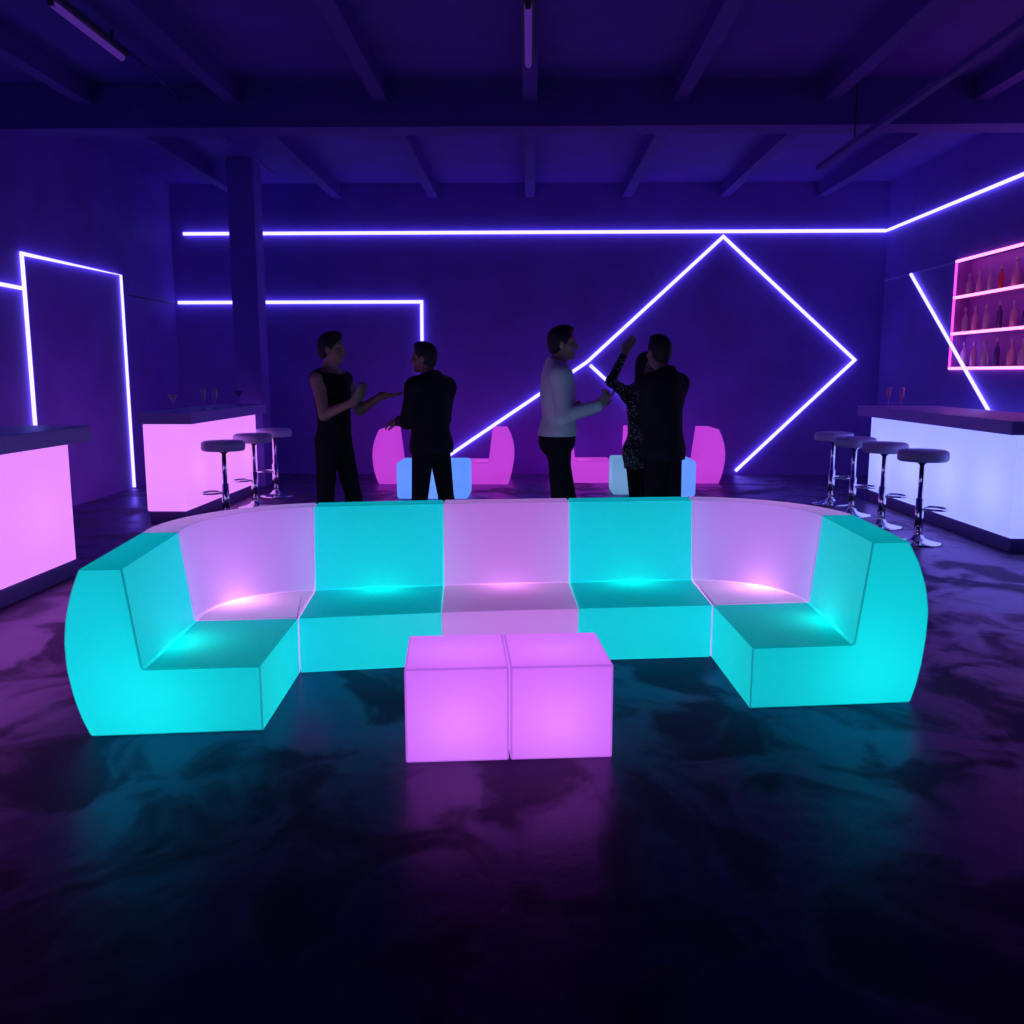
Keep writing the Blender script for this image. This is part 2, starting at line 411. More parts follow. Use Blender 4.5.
# ------------------------------------------------------------------ drinks on the bars
ZT = 1.115
def stem_glass(x, y, kind, label, mat='glass', z=ZT):
    t = empty('cocktail_glass' if kind == 'coupe' else 'champagne_flute', (x, y, z), label, 'glass')
    bm = bmesh.new()
    if kind == 'coupe': pf = [(0, .10), (.012, .104), (.055, .165), (.058, .172), (.054, .172), (.01, .112), (0, .11)]
    else: pf = [(0, .09), (.012, .093), (.026, .12), (.027, .19), (.023, .225), (.021, .225), (.024, .19), (.02, .115), (0, .10)]
    lathe(bm, pf, 18); bm_obj('bowl', bm, M[mat], t, True)
    bm = bmesh.new(); lathe(bm, [(0, 0), (.036, 0), (.036, .003), (.006, .012), (.004, .09), (.010, .104), (0, .104)], 18); bm_obj('stem', bm, M[mat], t, True)
    return t
stem_glass(-3.60, 9.15, 'coupe', 'wide cocktail glass near the front end of the pink bar')
stem_glass(-3.44, 9.55, 'flute', 'tall flute on the pink bar, nearer the cocktail glass')
stem_glass(-3.42, 9.85, 'flute', 'tall flute on the pink bar, farther from the cocktail glass')
stem_glass(-3.56, 11.1, 'coupe', 'faint glass at the far end of the pink bar by the column', 'glass_dark')
stem_glass(4.19, 10.75, 'flute', 'pink lit flute on the white bar, farther one of the pair', 'glass_pink')
stem_glass(4.22, 10.45, 'flute', 'pink lit flute on the white bar, nearer one of the pair', 'glass_pink')

# ------------------------------------------------------------------ glowing sofas
def round_poly(pts, rad, seg=3):
    out = []; N = len(pts)
    for i, (p, r) in enumerate(zip(pts, rad)):
        p = Vector(p)
        if r <= 0: out.append(p); continue
        a = (Vector(pts[i-1])-p); c = (Vector(pts[(i+1) % N])-p)
        r = min(r, a.length*.45, c.length*.45)
        p1 = p+a.normalized()*r; p2 = p+c.normalized()*r
        for k in range(seg+1):
            t = k/seg; out.append(p1*(1-t)**2 + p*2*t*(1-t) + p2*t*t)
    return out

def sofa_profile(q):
    se, ti, to, bu, bo, H = q
    arc = [(to, H)] + [(to+(bu-to)*f_, H*z_) for f_, z_ in ((.47, .87), (.83, .72), (1, .565), (.97, .40))] + [(bo+(bu-bo)*.72, H*.235), (bo+(bu-bo)*.40, H*.105), (bo, 0)]
    pts = [(0, 0), (0, .287), (se, .287), (ti, H)] + arc
    rad = [.006, .010, .014, .010, .012] + [.03]*6 + [.012]
    return round_poly(pts, rad)

def inset(prof, d):
    N = len(prof); out = []
    area = sum(prof[i-1].x*prof[i].y - prof[i].x*prof[i-1].y for i in range(N))
    sg = 1 if area > 0 else -1
    for i in range(N):
        t = (prof[(i+1) % N]-prof[i-1]).normalized()
        n = Vector((-t.y, t.x))*sg
        out.append(prof[i]+n*d)
    return out

def sofa_module(secs, mat, label, lamp, power, group=None, lamp_r=1.0, lamp_z=.105, rad=.07):
    """secs: [(origin (x,y), outward angle, profile parameters)]; the end profile is swept from one to the next"""
    full = []
    o0 = Vector(secs[0][0]); o1 = Vector(secs[-1][0])
    def tang(i, j):
        a, b_ = secs[i], secs[j]
        ra = Vector(a[0])+Vector((math.cos(a[1]), math.sin(a[1])))*.5; rb = Vector(b_[0])+Vector((math.cos(b_[1]), math.sin(b_[1])))*.5
        return (rb-ra).normalized()
    t0 = tang(0, 1); t1 = tang(-1, -2)
    Pf = [sofa_profile(s_[2]) for s_ in secs]
    full.append((o0+t0*.003, secs[0][1], inset(Pf[0], .007))); full.append((o0+t0*.010, secs[0][1], Pf[0]))
    for s_, p_ in zip(secs[1:-1], Pf[1:-1]): full.append((Vector(s_[0]), s_[1], p_))
    full.append((o1+t1*.010, secs[-1][1], Pf[-1])); full.append((o1+t1*.003, secs[-1][1], inset(Pf[-1], .007)))
    cen = sum([Vector((o.x+math.cos(a)*.4, o.y+math.sin(a)*.4)) for o, a, _ in full], Vector((0, 0)))/len(full)
    edge_ends = len(secs) == 2 and (secs[0][2] is QL or secs[1][2] is QR)
    bm = bmesh.new(); rings = []
    for o, a, pr in full:
        u = Vector((math.cos(a), math.sin(a)))
        rings.append([bm.verts.new((o.x+u.x*p.x-cen.x, o.y+u.y*p.x-cen.y, max(0, p.y))) for p in pr])
    n = len(Pf[0])
    for ri, (A, B) in enumerate(zip(rings, rings[1:])):
        open_end = edge_ends and ri == (0 if secs[0][2] is QL else len(rings)-2)
        for i in range(n):
            j = (i+1) % n
            fc = bm.faces.new([A[i], A[j], B[j], B[i]])
            # corner runs of the profile: seat front, crease, backrest top inner and outer
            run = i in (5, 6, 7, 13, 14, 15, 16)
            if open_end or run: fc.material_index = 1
    bm.faces.new(rings[0]); bm.faces.new(rings[-1][::-1])
    ob = bm_obj('sofa_module', bm, mat, None)
    ob.data.materials.append(M[mat.name.split('_')[0]+'_edge'] if mat.name.split('_')[0]+'_edge' in M else mat)
    for p in ob.data.polygons: p.use_smooth = True      # flat ends, smooth bulge
    ob.data.set_sharp_from_angle(angle=R(28))
    ob.location = (cen.x, cen.y, 0)
    tag(ob, label, 'sofa', group)
    mid = len(secs)//2
    if len(secs) == 2: mo, ma, q = (o0+o1)/2, (secs[0][1]+secs[1][1])/2, secs[0][2]
    else: mo, ma, q = Vector(secs[mid][0]), secs[mid][1], secs[mid][2]
    lp = mo+Vector((math.cos(ma), math.sin(ma)))*q[0]*lamp_r-cen
    point_lamp('sofa_lamp', (lp.x, lp.y, lamp_z), lamp, power, rad, ob)
    return ob

CY_L, PK_L, LI_L = (.0, 1, .94), (1, .27, 1), (1, .34, 1)
M['cyan'] = glow_shell('cyan_glow_plastic', (.004, .245, .275), .12, .66, (.05, 1, .96), (.35, .9, 1))
M['pink'] = glow_shell('pink_glow_plastic', (.22, .054, .31), .12, .62)
M['lilac'] = glow_shell('lilac_glow_plastic', (.18, .075, .36), .12, .62)
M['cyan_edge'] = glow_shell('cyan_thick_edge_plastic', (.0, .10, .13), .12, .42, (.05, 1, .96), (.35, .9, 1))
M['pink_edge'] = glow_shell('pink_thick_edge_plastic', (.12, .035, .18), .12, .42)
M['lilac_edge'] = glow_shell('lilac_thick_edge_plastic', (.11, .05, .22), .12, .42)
C = Vector((-1.159, 4.385)); D = Vector((.972, 4.688))
Bp = Vector((-1.127, 3.634)); Ep = Vector((.998, 3.93))
aL, aR = R(187.), R(7.5)
QL = (.48, .535, .705, .785, .705, .715); QC = (.50, .555, .730, .81, .73, .735); QM = (.59, .655, .805, .90, .82, .757)
QD = (.53, .58, .755, .85, .78, .757); QR = (.475, .535, .705, .822, .762, .757)
def mix(a, b, t): return tuple(x+(y-x)*t for x, y in zip(a, b))
PW = 2.6
aS = [R(95.3), R(94), R(92.2), R(90.5)]
s3 = [C+(D-C)*i/3 for i in range(4)]
nv = Vector((-(D-C).y, (D-C).x)).normalized()
s3[1] += nv*.03; s3[2] += nv*.02
sofa_module([(Bp, R(186.5), QL), (C, aL, QC)], M['cyan'], 'cyan glowing straight sofa section with open end, by the cut off pink bar', CY_L, PW*1.32, lamp_z=.125)
n = 14
sofa_module([(C, aL+(aS[0]-aL)*i/n, mix(QC, QM, i/n)) for i in range(n+1)], M['lilac'], 'lilac pink glowing curved corner sofa section on the pink bars side', LI_L, PW*2.3, lamp_z=.15)
sofa_module([(s3[0], aS[0], QM), (s3[1], aS[1], QM)], M['cyan'], 'cyan glowing straight sofa section between the middle and the pink bars side corner', CY_L, PW*1.32, lamp_z=.125)
sofa_module([(s3[1], aS[1], QM), (s3[2], aS[2], QM)], M['pink'], 'pink glowing straight sofa section in the middle of the back row', PK_L, PW*1.25, lamp_z=.12)
sofa_module([(s3[2], aS[2], QM), (s3[3], aS[3], QM)], M['cyan'], 'cyan glowing straight sofa section between the middle and the white bar side corner', CY_L, PW*1.32, lamp_z=.125)
sofa_module([(D, aS[3]+(aR-aS[3])*i/n, mix(QM, QD, i/n)) for i in range(n+1)], M['lilac'], 'lilac pink glowing curved corner sofa section on the white bar side', LI_L, PW*2.3, lamp_z=.15)
sofa_module([(D, aR, QD), (Ep, R(6.8), QR)], M['cyan'], 'cyan glowing straight sofa section with open end, by the white bar stools', CY_L, PW*1.32, lamp_z=.125)

# lounge sofas by the back wall
M['magenta'] = glow_shell('magenta_glow_plastic', (.30, .020, .36), .06, .55)
MG = (.85, .14, 1); QB = (.50, .555, .74, .84, .76, .745)
def side_sofa(x, y0, y1, a, label, group):
    sofa_module([((x, y0), a, QB), ((x, y1), a, QB)], M['magenta'], label, MG, .7, group, lamp_r=.8, lamp_z=.2, rad=.1)
g1, g2 = 'magenta sofas behind the man in the black jacket', 'magenta sofas behind the woman'
side_sofa(-1.30, 12.25, 13.0, math.pi, 'magenta glowing sofa section facing the blue table, by the man in sleeveless top', g1)
side_sofa(-1.06, 12.25, 13.0, 0, 'magenta glowing sofa section behind the single blue table, toward the man in white shirt', g1)
side_sofa(1.13, 12.45, 13.2, math.pi, 'magenta glowing sofa section behind the man in white shirt', g2)
side_sofa(1.83, 12.40, 13.15, 0, 'magenta glowing sofa section at the end of the lounge by the zigzag led foot', g2)
sofa_module([((1.36, 12.55), R(90), QB), ((1.78, 12.55), R(90), QB)], M['magenta'], 'magenta glowing sofa section mostly hidden behind the woman and man in suit', MG, .55, g2, rad=.1)

def glow_cube(lo, hi, mat, label, lamp, power, rz=0, bev=.012, lz=.13, lx=0, ly=0, group=None, name='glow_cube'):
    c = ((lo[0]+hi[0])/2, (lo[1]+hi[1])/2, 0)
    bm = bmesh.new(); add_box(bm, (lo[0]-c[0], lo[1]-c[1], 0), (hi[0]-c[0], hi[1]-c[1], hi[2]), bev, 3)
    o = bm_obj(name, bm, mat, None)
    for p in o.data.polygons: p.use_smooth = True
    o.data.set_sharp_from_angle(angle=R(35))
    if mat is M['cube']:
        o.data.materials.append(M['cube_edge'])
        for p in o.data.polygons: p.material_index = int(p.area < .01)
    o.location = c; o.rotation_euler.z = rz
    tag(o, label, 'table' if name == 'glow_table' else 'cube seat', group)
    point_lamp('cube_lamp', (lx, ly, lz), lamp, power, .06, o)
    return o
M['cube'] = glow_shell('orchid_glow_plastic', (.31, .052, .50), .08, .6)
M['cube_edge'] = glow_shell('orchid_thick_edge_plastic', (.22, .036, .40), .08, .42)
cz, cw = .380, .402
a = R(5.0); u = Vector((math.cos(a), math.sin(a))); v = Vector((-u.y, u.x))
p0 = Vector((-.478, 3.325))
for i, lab in enumerate(('pink glowing cube nearer the cut off pink bar, one of the touching pair', 'pink glowing cube nearer the white bar, one of the touching pair')):
    c = p0 + u*(cw*(i+.5)+.006*i) + v*.225
    glow_cube((c.x-cw/2, c.y-.225, 0), (c.x+cw/2, c.y+.225, cz), M['cube'], lab, (1, .42, .95), .8, a, lz=.15, ly=-.03, bev=.008, group='cubes in front of the sofa')
M['blue'] = glow_shell('blue_glow_plastic', (.05, .16, .60), .06, .55)
M['teal'] = glow_shell('teal_lilac_glow_plastic', (.05, .14, .24), .08, .55)
glow_cube((-1.60, 10.78, 0), (-.735, 11.4, .445), M['blue'], 'blue glowing low table behind the legs of the man in black jacket', (.35, .75, 1), 1.0, 0, .04, .2, name='glow_table')
glow_cube((1.30, 11.02, 0), (2.03, 11.65, .445), M['blue'], 'blue glowing low table behind the legs of the man in dark suit', (.35, .75, 1), .9, 0, .04, .2, name='glow_table')
glow_cube((1.03, 11.22, 0), (1.29, 11.75, .45), M['teal'], 'teal lilac glowing cube beside the blue table of the woman', (.5, .7, 1), .4, 0, .03, .2)

# ------------------------------------------------------------------ people: blended bodies
class Field:
    def __init__(s, lo, hi, h):
        s.lo = np.array(lo, np.float32); s.h = h
        s.n = np.ceil((np.array(hi)-np.array(lo))/h).astype(int)+1
        s.F = np.full(s.n, .5, np.float32)
    def _sub(s, lo, hi):
        a = np.clip(np.floor((lo-s.lo)/s.h).astype(int), 0, s.n); b = np.clip(np.ceil((hi-s.lo)/s.h).astype(int)+1, 0, s.n)
        if (b <= a).any(): return None
        ax = [s.lo[i]+s.h*np.arange(a[i], b[i], dtype=np.float32) for i in range(3)]
        return tuple(slice(a[i], b[i]) for i in range(3)), ax[0][:, None, None], ax[1][None, :, None], ax[2][None, None, :]
    def _merge(s, sl, d, k, cut):
        f = s.F[sl]
        if cut:
            d = -d; h = np.maximum(k-np.abs(f-d), 0)/max(k, 1e-6); s.F[sl] = np.maximum(f, d)+h*h*k/4
        else:
            h = np.maximum(k-np.abs(f-d), 0)/max(k, 1e-6); s.F[sl] = np.minimum(f, d)-h*h*k/4
    def cone(s, a, b, ra, rb, k=.03, cut=False):
        a = np.array(a, np.float32); b = np.array(b, np.float32); m = max(ra, rb)+k+3*s.h
        q = s._sub(np.minimum(a, b)-m, np.maximum(a, b)+m)
        if q is None: return
        sl, X, Y, Z = q; d = b-a; L2 = float(d@d)+1e-9
        t = np.clip(((X-a[0])*d[0]+(Y-a[1])*d[1]+(Z-a[2])*d[2])/L2, 0, 1)
        dist = np.sqrt((X-a[0]-t*d[0])**2+(Y-a[1]-t*d[1])**2+(Z-a[2]-t*d[2])**2)-(ra+(rb-ra)*t)
        s._merge(sl, dist, k, cut)
    def ell(s, c, A, r, k=.03, cut=False):
        c = np.array(c, np.float32); m = max(r)+k+3*s.h; q = s._sub(c-m, c+m)
        if q is None: return
        sl, X, Y, Z = q; X = X-c[0]; Y = Y-c[1]; Z = Z-c[2]
        l = [X*A[0][i]+Y*A[1][i]+Z*A[2][i] for i in range(3)]
        k0 = np.sqrt(sum((l[i]/r[i])**2 for i in range(3))); k1 = np.sqrt(sum((l[i]/r[i]**2)**2 for i in range(3)))+1e-6
        s._merge(sl, k0*(k0-1)/k1, k, cut)
    def clip(s, p, n, k=.004):
        """keep the side that n points away from"""
        X = s.lo[0]+s.h*np.arange(s.n[0])[:, None, None]; Y = s.lo[1]+s.h*np.arange(s.n[1])[None, :, None]; Z = s.lo[2]+s.h*np.arange(s.n[2])[None, None, :]
        d = ((X-p[0])*n[0]+(Y-p[1])*n[1]+(Z-p[2])*n[2]).astype(np.float32)
        s.F = np.maximum(s.F, d)
    def mesh(s, name):
        F = s.F; n = np.array(F.shape); ins = F < 0
        cs = [(i, j, k) for i in (0, 1) for j in (0, 1) for k in (0, 1)]
        def cor(A, c): return A[c[0]:n[0]-1+c[0], c[1]:n[1]-1+c[1], c[2]:n[2]-1+c[2]]
        cnt = sum(cor(ins, c).astype(np.int8) for c in cs)
        act = (cnt > 0) & (cnt < 8); idx = np.full(act.shape, -1, np.int64); cells = np.argwhere(act); idx[act] = np.arange(len(cells))
        vals = {c: cor(F, c)[act] for c in cs}
        acc = np.zeros((len(cells), 3)); num = np.zeros(len(cells))
        for c in cs:
            for ax in range(3):
                if c[ax]: continue
                c2 = list(c); c2[ax] = 1; a = vals[c]; b_ = vals[tuple(c2)]
                x = (a < 0) != (b_ < 0); t = np.where(x, a/np.where(x, a-b_, 1), 0)
                P = np.tile(np.array(c, float), (len(cells), 1)); P[:, ax] = t
                acc[x] += P[x]; num[x] += 1
        V = s.lo+s.h*(cells+acc/num[:, None])
        quads = []
        for ax in range(3):
            sl1 = [slice(None)]*3; sl2 = [slice(None)]*3; sl1[ax] = slice(0, -1); sl2[ax] = slice(1, None)
            a = ins[tuple(sl1)]; b_ = ins[tuple(sl2)]; E = np.argwhere(a != b_)
            o1, o2 = [(ax+1) % 3, (ax+2) % 3]
            E = E[(E[:, o1] > 0) & (E[:, o2] > 0) & (E[:, o1] < n[o1]-1) & (E[:, o2] < n[o2]-1)]
            fl = a[tuple(E.T)]
            def ci(d1, d2):
                Q = E.copy(); Q[:, o1] += d1; Q[:, o2] += d2; return idx[tuple(Q.T)]
            q = np.stack([ci(-1, -1), ci(0, -1), ci(0, 0), ci(-1, 0)], 1)
            q[~fl] = q[~fl][:, ::-1]; quads.append(q)
        Q = np.concatenate(quads)
        me = bpy.data.meshes.new(name)
        me.vertices.add(len(V)); me.vertices.foreach_set('co', V.astype(np.float32).ravel())
        me.loops.add(len(Q)*4); me.loops.foreach_set('vertex_index', Q.astype(np.int32).ravel())
        me.polygons.add(len(Q)); me.polygons.foreach_set('loop_start', np.arange(0, len(Q)*4, 4, dtype=np.int32))
        me.update(calc_edges=True); me.validate()
        return me

def frame(ang):
    f = (math.cos(ang), math.sin(ang), 0); r = (f[1], -f[0], 0)
    return np.array([[r[0], f[0], 0], [r[1], f[1], 0], [0, 0, 1]], float)      # columns: right, forward, up

def person(base, H, face, head_face, label, arms, legs, top, hair='short', skin='skin', girl=False, head_off=(0, 0), h=.0075):
    """arms: {'L'/'R': (elbow, wrist, hand direction, palm normal, curl)} as offsets from the base; legs: {'L'/'R': (hip dx.. handled), knee, ankle}"""
    sc = H/1.78; A = frame(face); AH = frame(head_face)
    W = .16 if girl else .172
    def P(x, y, z): return A @ np.array([x, y, z])*sc
    head = P(head_off[0], head_off[1]+.03, 1.665)
    def HP(x, y, z): return head + AH @ np.array([x, y, z])*sc
    J = {}
    for sgn, sd in ((1, 'R'), (-1, 'L')):
        J['sh'+sd] = P(sgn*W, -.005, 1.432); J['hip'+sd] = P(sgn*.088, 0, .93)
        el, wr = arms[sd][:2]; J['el'+sd] = np.array(el, float); J['wr'+sd] = np.array(wr, float)
        kn, an, td = legs[sd]; J['kn'+sd] = np.array(kn, float); J['an'+sd] = np.array(an, float); J['td'+sd] = np.array([math.cos(td), math.sin(td), 0])
    pts = np.array(list(v for k_, v in J.items() if k_[:2] != 'td')+[head])
    lo = pts.min(0)-.25; hi = pts.max(0)+.27; lo[2] = -.03; hi[2] = max(H+.06, J['wrL'][2]+.26, J['wrR'][2]+.26)
    q = .88 if girl else 1.
    def torso(F, g=0., kk=.05):
        F.ell(P(0, .0, 1.31), A, [(.158*q+g)*sc, (.108*q+g)*sc, (.21+g)*sc], kk)
        F.ell(P(0, .01, 1.10), A, [(.138*q+g)*sc, (.098+g)*sc, (.17+g)*sc], kk)
        F.ell(P(0, -.008, .955), A, [(.16+g)*sc, (.112+g)*sc, (.125+g)*sc], kk)
        F.cone(P(-W+.02, -.005, 1.425), P(W-.02, -.005, 1.425), (.056+g)*sc, (.056+g)*sc, kk)
        for s_ in (-1, 1): F.cone(P(s_*.04, -.02, 1.485), P(s_*(W-.02), -.01, 1.44), (.045+g)*sc, (.045+g)*sc, kk)
        F.cone(P(0, -.02, 1.44), P(0, -.02, 1.52), (.075+g)*sc, (.05+g)*sc, .03)
        if girl:
            for s_ in (-1, 1): F.ell(P(s_*.07, .085, 1.29), A, [(.06+g)*sc]*3, .04)
    def arm(F, sd, g=0., end=1., kk=.03):
        F.cone(J['sh'+sd], J['el'+sd], (.053*q+g)*sc, (.041*q+g)*sc, kk)
        w_ = J['el'+sd]+(J['wr'+sd]-J['el'+sd])*end
        F.cone(J['el'+sd], w_, (.041*q+g)*sc, (.041+(.027-.041)*end)*q*sc+g*sc, .02)
    def leg(F, sd, g=0., kk=.04):
        F.cone(J['hip'+sd], J['kn'+sd], (.072*q+g)*sc, (.047*q+g)*sc, kk)
        m_ = J['kn'+sd]*.68+J['an'+sd]*.32
        F.cone(J['kn'+sd], m_, (.047*q+g)*sc, (.050*q+g)*sc, .03); F.cone(m_, J['an'+sd], (.050*q+g)*sc, (.034*q+g)*sc, .03)
    def foot(F, sd, g=0.):
        a_ = J['an'+sd]; d_ = J['td'+sd]
        F.cone([*(a_-d_*.045*sc)[:2], .04*sc], [*(a_+d_*.10*sc)[:2], .034*sc], (.036+g)*sc, (.036+g)*sc, .02)
        F.cone([*(a_+d_*.10*sc)[:2], .034*sc], [*(a_+d_*.165*sc)[:2], .028*sc], (.038+g)*sc, (.026+g)*sc, .02)
        F.cone(a_, [*a_[:2], .05*sc], (.036+g)*sc, (.038+g)*sc, .03)
    # ---- body
    F = Field(lo, hi, h)
    torso(F)
    F.cone(P(0, -.012, 1.46), HP(0, -.012, -.06), .057*q*sc, .054*q*sc, .03)
    F.ell(HP(0, -.008, .028), AH, [.073*sc, .093*sc, .088*sc], .02)
    F.ell(HP(0, .030, -.045), AH, [.056*sc, .058*sc, .070*sc], .03)
    F.ell(HP(0, .070, -.095), AH, [.024*sc, .018*sc, .018*sc], .02)
    F.cone(HP(-.038, .074, .030), HP(.038, .074, .030), .013*sc, .013*sc, .015)
    for s_ in (-1, 1):
        F.ell(HP(s_*.031, .094, .008), AH, [.018*sc, .014*sc, .011*sc], .008, True)
        F.ell(HP(s_*.076, -.006, -.012), AH, [.010*sc, .020*sc, .031*sc], .008)
        F.ell(HP(s_*.045, .055, -.025), AH, [.022*sc, .025*sc, .02*sc], .02)
    F.cone(HP(0, .090, .012), HP(0, .110, -.030), .009*sc, .014*sc, .012)
    F.ell(HP(0, .088, -.060), AH, [.024*sc, .011*sc, .006*sc], .006); F.ell(HP(0, .086, -.070), AH, [.021*sc, .011*sc, .006*sc], .006)
    for sd in 'LR':
        arm(F, sd); leg(F, sd); foot(F, sd)
        el, wr, hd, pn, curl = arms[sd]
        w_ = np.array(wr, float); d = np.array(hd, float); d /= np.linalg.norm(d); nn = np.array(pn, float); nn -= d*(nn@d); nn /= np.linalg.norm(nn)
        s_ = np.cross(nn, d)*(1 if sd == 'R' else -1)       # towards the thumb
        B = np.stack([s_, d, nn], 1)
        F.ell(w_+d*.052*sc, B, [.040*sc, .055*sc, .0165*sc], .02); F.cone(w_, w_+d*.03*sc, .025*sc, .024*sc, .02)
        for i, (off, L) in enumerate(((.030, .072), (.010, .080), (-.011, .074), (-.030, .058))):
            c_ = curl if not isinstance(curl, (list, tuple)) else curl[i]
            r0 = w_+(d*.088+s_*off)*sc; dd = d+s_*off*2.5; dd /= np.linalg.norm(dd)
            for seg_, fr in enumerate((.45, .32, .23)):
                ang = c_*(seg_+.6)
                e_ = r0+(dd*math.cos(ang)+nn*math.sin(ang))*L*fr*sc
                F.cone(r0, e_, .0092*sc, .0082*sc, .006); r0 = e_
        t0 = w_+(d*.028+s_*.030)*sc; t1 = t0+(d*.030+s_*.030+nn*.008)*sc; t2 = t1+(d*.034+s_*.010+nn*.012)*sc
        F.cone(t0, t1, .014*sc, .011*sc, .012); F.cone(t1, t2, .0105*sc, .0085*sc, .006)
    root = link('person', F.mesh('person'), M[skin], None, True)
    root.location = (base[0], base[1], 0)
    tag(root, label, 'person')
    for s_ in (-1, 1):
        bm = bmesh.new(); bmesh.ops.create_uvsphere(bm, u_segments=12, v_segments=8, radius=.0105*sc)
        bmesh.ops.translate(bm, verts=bm.verts, vec=Vector(HP(s_*.031, .0765, .008))); bm_obj('eye', bm, M['eye'], root, True)
    # ---- hair
    F = Field(head-.2, head+.2, .006)
    F.ell(HP(0, -.014, .036), AH, [.083*sc, .100*sc, .093*sc], .01)
    if hair == 'short':
        F.ell(HP(0, -.05, -.02), AH, [.070*sc, .055*sc, .065*sc], .03)
        F.ell(HP(0, .03, .105), AH, [.055*sc, .055*sc, .028*sc], .03)
        nrm = AH @ np.array([0, .80, -.60]); F.clip(HP(0, .048, .030), nrm)
    else:
        F.cone(HP(-.05, -.03, -.02), HP(-.05, -.04, -.13), .05*sc, .045*sc, .04); F.cone(HP(.05, -.03, -.02), HP(.05, -.04, -.13), .05*sc, .045*sc, .04)
        nrm = AH @ np.array([0, .93, -.35]); F.clip(HP(0, .05, .04), nrm)
    link('hair', F.mesh('hair'), M['hair'], root, True)
    # ---- trousers
    F = Field(np.array([lo[0], lo[1], 0]), np.array([hi[0], hi[1], 1.15*sc]), .009)
    F.ell(P(0, -.008, .955), A, [.172*q*sc, .124*sc, .125*sc], .03); F.cone(P(0, 0, .98), P(0, 0, 1.06), .13*sc, .13*sc, .04)
    g_ = .003 if girl else .010
    for sd in 'LR':
        F.cone(J['hip'+sd], J['kn'+sd], (.080*q+g_)*sc, (.054*q+g_)*sc, .015)
        F.cone(J['kn'+sd], J['an'+sd], (.054*q+g_)*sc, (.040*q+g_*1.3)*sc, .02)
    F.clip((0, 0, (1.03 if not girl else .97)*sc), (0, 0, 1)); F.clip((0, 0, .065), (0, 0, -1))
    link('trousers', F.mesh('trousers'), M['trouser'], root, True)
    for sd in 'LR':
        a_ = J['an'+sd]
        F = Field(np.array([a_[0]-.3, a_[1]-.3, -.01]), np.array([a_[0]+.3, a_[1]+.3, .2]), .008)
        foot(F, sd, .008); F.clip((0, 0, .085), (0, 0, 1)); F.clip((0, 0, .002), (0, 0, -1))
        link('shoe', F.mesh('shoe'), M['shoe'], root, True)
    # ---- top
    kind, mat, hem, g, end = top
    F = Field(np.array([lo[0], lo[1], hem*sc-.03]), np.array([hi[0], hi[1], hi[2]]), .008)
    torso(F, g, .05)
    if kind == 'dress': 
        for sd in 'LR': F.cone(J['hip'+sd], J['hip'+sd]*.6+J['kn'+sd]*.4, .085*sc, .085*sc, .05)
    if kind == 'jacket': F.cone(P(0, 0, 1.15), P(0, -.005, hem), .13*sc, .15*sc, .06); F.ell(P(0, -.005, hem+.05), A, [.18*sc, .135*sc, .15*sc], .05)
    if kind == 'shirt': F.ell(P(0, 0, 1.03), A, [.172*sc, .132*sc, .10*sc], .05)
    if kind in ('jacket', 'shirt'): F.cone(P(0, -.015, 1.50), P(0, -.012, 1.545), .066*sc, .062*sc, .02)
    nz = 1.545 if kind in ('jacket', 'shirt') else 1.50
    F.clip(P(0, 0, nz), A @ np.array([0, .35, .94]))
    if end > 0:
        for sd in 'LR':
            arm(F, sd, g*.7, end, .05)
    if kind == 'vest':
        for sgn, sd in ((1, 'R'), (-1, 'L')):
            F.cone(P(sgn*(W+.06), 0, 1.43), J['el'+sd]+A @ np.array([sgn*.02, 0, 0]), .07*sc, .05*sc, .01, True)
    F.clip((0, 0, hem*sc), (0, 0, -1))
    link({'vest': 'sleeveless_top', 'jacket': 'jacket', 'shirt': 'shirt', 'dress': 'sequin_top'}[kind], F.mesh(kind), M[mat], root, True)
    return root

def feet(face, H, **k):
    """knee and ankle spots given as offsets in the room, x and y"""
    s = H/1.78
    return {sd: (np.array([*kn, .50*s]), np.array([*an, .075*s]), td) for sd, (kn, an, td) in k.items()}

def stance(face, H, sp=.13, a=0., fwd=0.):
    """straight legs a little apart: knees and ankles as offsets from the base"""
    A = frame(face); s = H/1.78; out = {}
    for sgn, sd in ((1, 'R'), (-1, 'L')):
        out[sd] = (A @ np.array([sgn*(sp*.75), .025+sgn*fwd*.5, .50])*s, A @ np.array([sgn*sp, -.01+sgn*fwd, .075])*s, face - sgn*a)
    return out

fa = R(-25)
person((-1.54, 7.10), 1.80, fa, R(-8), 'person in a sleeveless black top with bare arms held forward, hands gesturing',
       {'R': ((-.02, -.22, 1.185), (.215, -.27, 1.285), (.55, .05, .8), (-.6, .6, .4), .25),
        'L': ((.19, .12, 1.21), (.385, -.02, 1.325), (1, -.15, .06), (0, .1, 1), .12)},
       feet(fa, 1.80, R=((-.065, -.08), (-.12, -.10), fa-.2), L=((.13, .08), (.17, .08), fa+.1)), ('vest', 'black', .98, .014, 0.), head_off=(0, -.025))
fa = R(138)
person((-.775, 7.10), 1.725, fa, R(168), 'person in a black jacket seen from behind, facing the gesturing one in the sleeveless top',
       {'L': ((-.17, -.14, 1.13), (-.255, .07, 1.125), (-.75, .45, -.15), (.3, .5, -.8), .35),
        'R': ((.085, .19, 1.13), (-.05, .36, 1.08), (-.8, .4, -.2), (-.2, -.6, -.7), .4)},
       feet(fa, 1.725, L=((-.09, -.07), (-.11, -.09), fa+.3), R=((.11, .08), (.15, .08), fa-.1)), ('jacket', 'navy', .91, .024, .97), head_off=(0, .04))
fa = R(8)
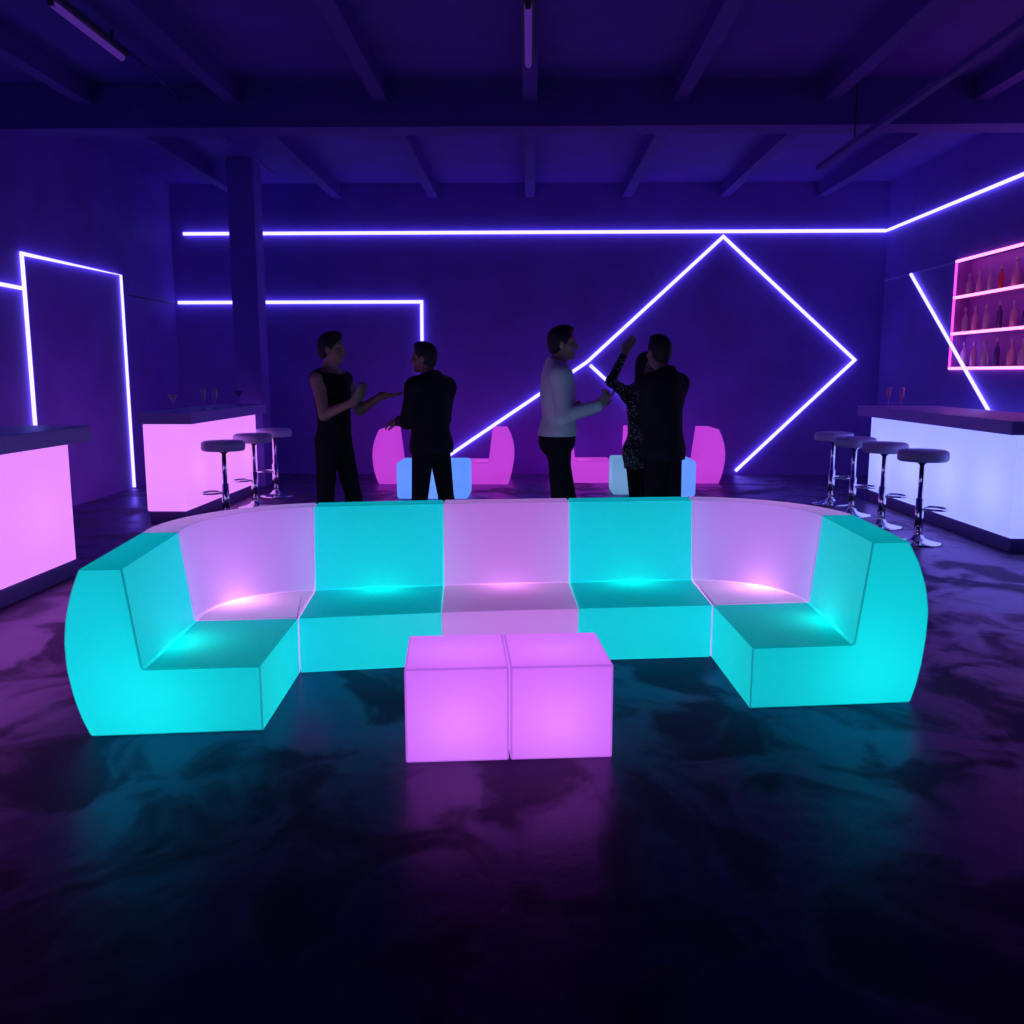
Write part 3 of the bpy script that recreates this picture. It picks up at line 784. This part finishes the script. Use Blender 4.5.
person((.21, 6.90), 1.835, fa, R(2), 'person in a white long sleeved shirt and dark trousers, one forearm raised',
       {'R': ((.035, -.235, 1.185), (.295, -.215, 1.265), (.45, .1, .55), (-.5, .8, .2), [.15, .9, 1.0, 1.0]),
        'L': ((.0, .24, 1.18), (.14, .06, 1.24), (.3, -.9, .1), (-.9, -.2, 0), .5)},
       feet(fa, 1.835, R=((.02, -.09), (.0, -.11), fa-.1), L=((.09, .09), (.12, .10), fa+.1)), ('shirt', 'white', 1.00, .022, .95), head_off=(0, .0), skin='skin2')
fa = R(132)
person((.992, 6.78), 1.765, fa, R(118), 'person in a dark suit jacket with back turned, standing before the woman',
       {'L': ((-.155, -.03, 1.15), (-.10, .20, 1.06), (.5, .5, -.1), (.3, -.8, .3), .5),
        'R': ((.10, .16, 1.14), (.02, .33, 1.02), (-.8, .2, -.1), (-.2, -.8, .3), .5)},
       feet(fa, 1.765, L=((-.065, -.04), (-.08, -.05), fa+.2), R=((.095, .06), (.12, .05), fa-.1)), ('jacket', 'navy', .87, .016, .97), head_off=(0, .03))
fa = R(-50)
person((.89, 7.30), 1.655, fa, R(-50), 'person in a dark sparkly top with bent arm raised, half hidden by the suit jacket',
       {'R': ((-.265, -.22, 1.435), (-.165, -.19, 1.64), (.42, .1, .8), (.5, -.7, 0), .12),
        'L': ((.19, .15, 1.10), (.26, .05, .90), (.1, -.1, -.9), (-.7, -.3, 0), .3)},
       stance(fa, 1.655, .10, .1, 0), ('dress', 'sequin', .80, .010, .97), hair='bob', girl=True, head_off=(0, .03))

# ------------------------------------------------------------------ camera, world, colour
cam = bpy.data.cameras.new('camera'); co = bpy.data.objects.new('camera', cam); COL.objects.link(co)
f = 906.; cam.sensor_width = 36; cam.lens = f*36/1024; cam.clip_end = 100
co.location = (0, 0, 1.5); co.rotation_euler = (R(90-8.7224), 0, R(1.125))
S.camera = co
wd = bpy.data.worlds.new('night'); S.world = wd; wd.use_nodes = True
wd.node_tree.nodes['Background'].inputs[0].default_value = (.01, .006, .03, 1); wd.node_tree.nodes['Background'].inputs[1].default_value = 0
vs = S.view_settings
S.display_settings.display_device = 'sRGB'
vs.view_transform = 'Standard'; vs.look = 'None'; vs.exposure = 0; vs.gamma = 1; vs.use_curve_mapping = False
try:
    S.cycles.use_denoising = True; S.cycles.max_bounces = 8; S.cycles.diffuse_bounces = 4; S.cycles.sample_clamp_indirect = 4
except Exception: pass
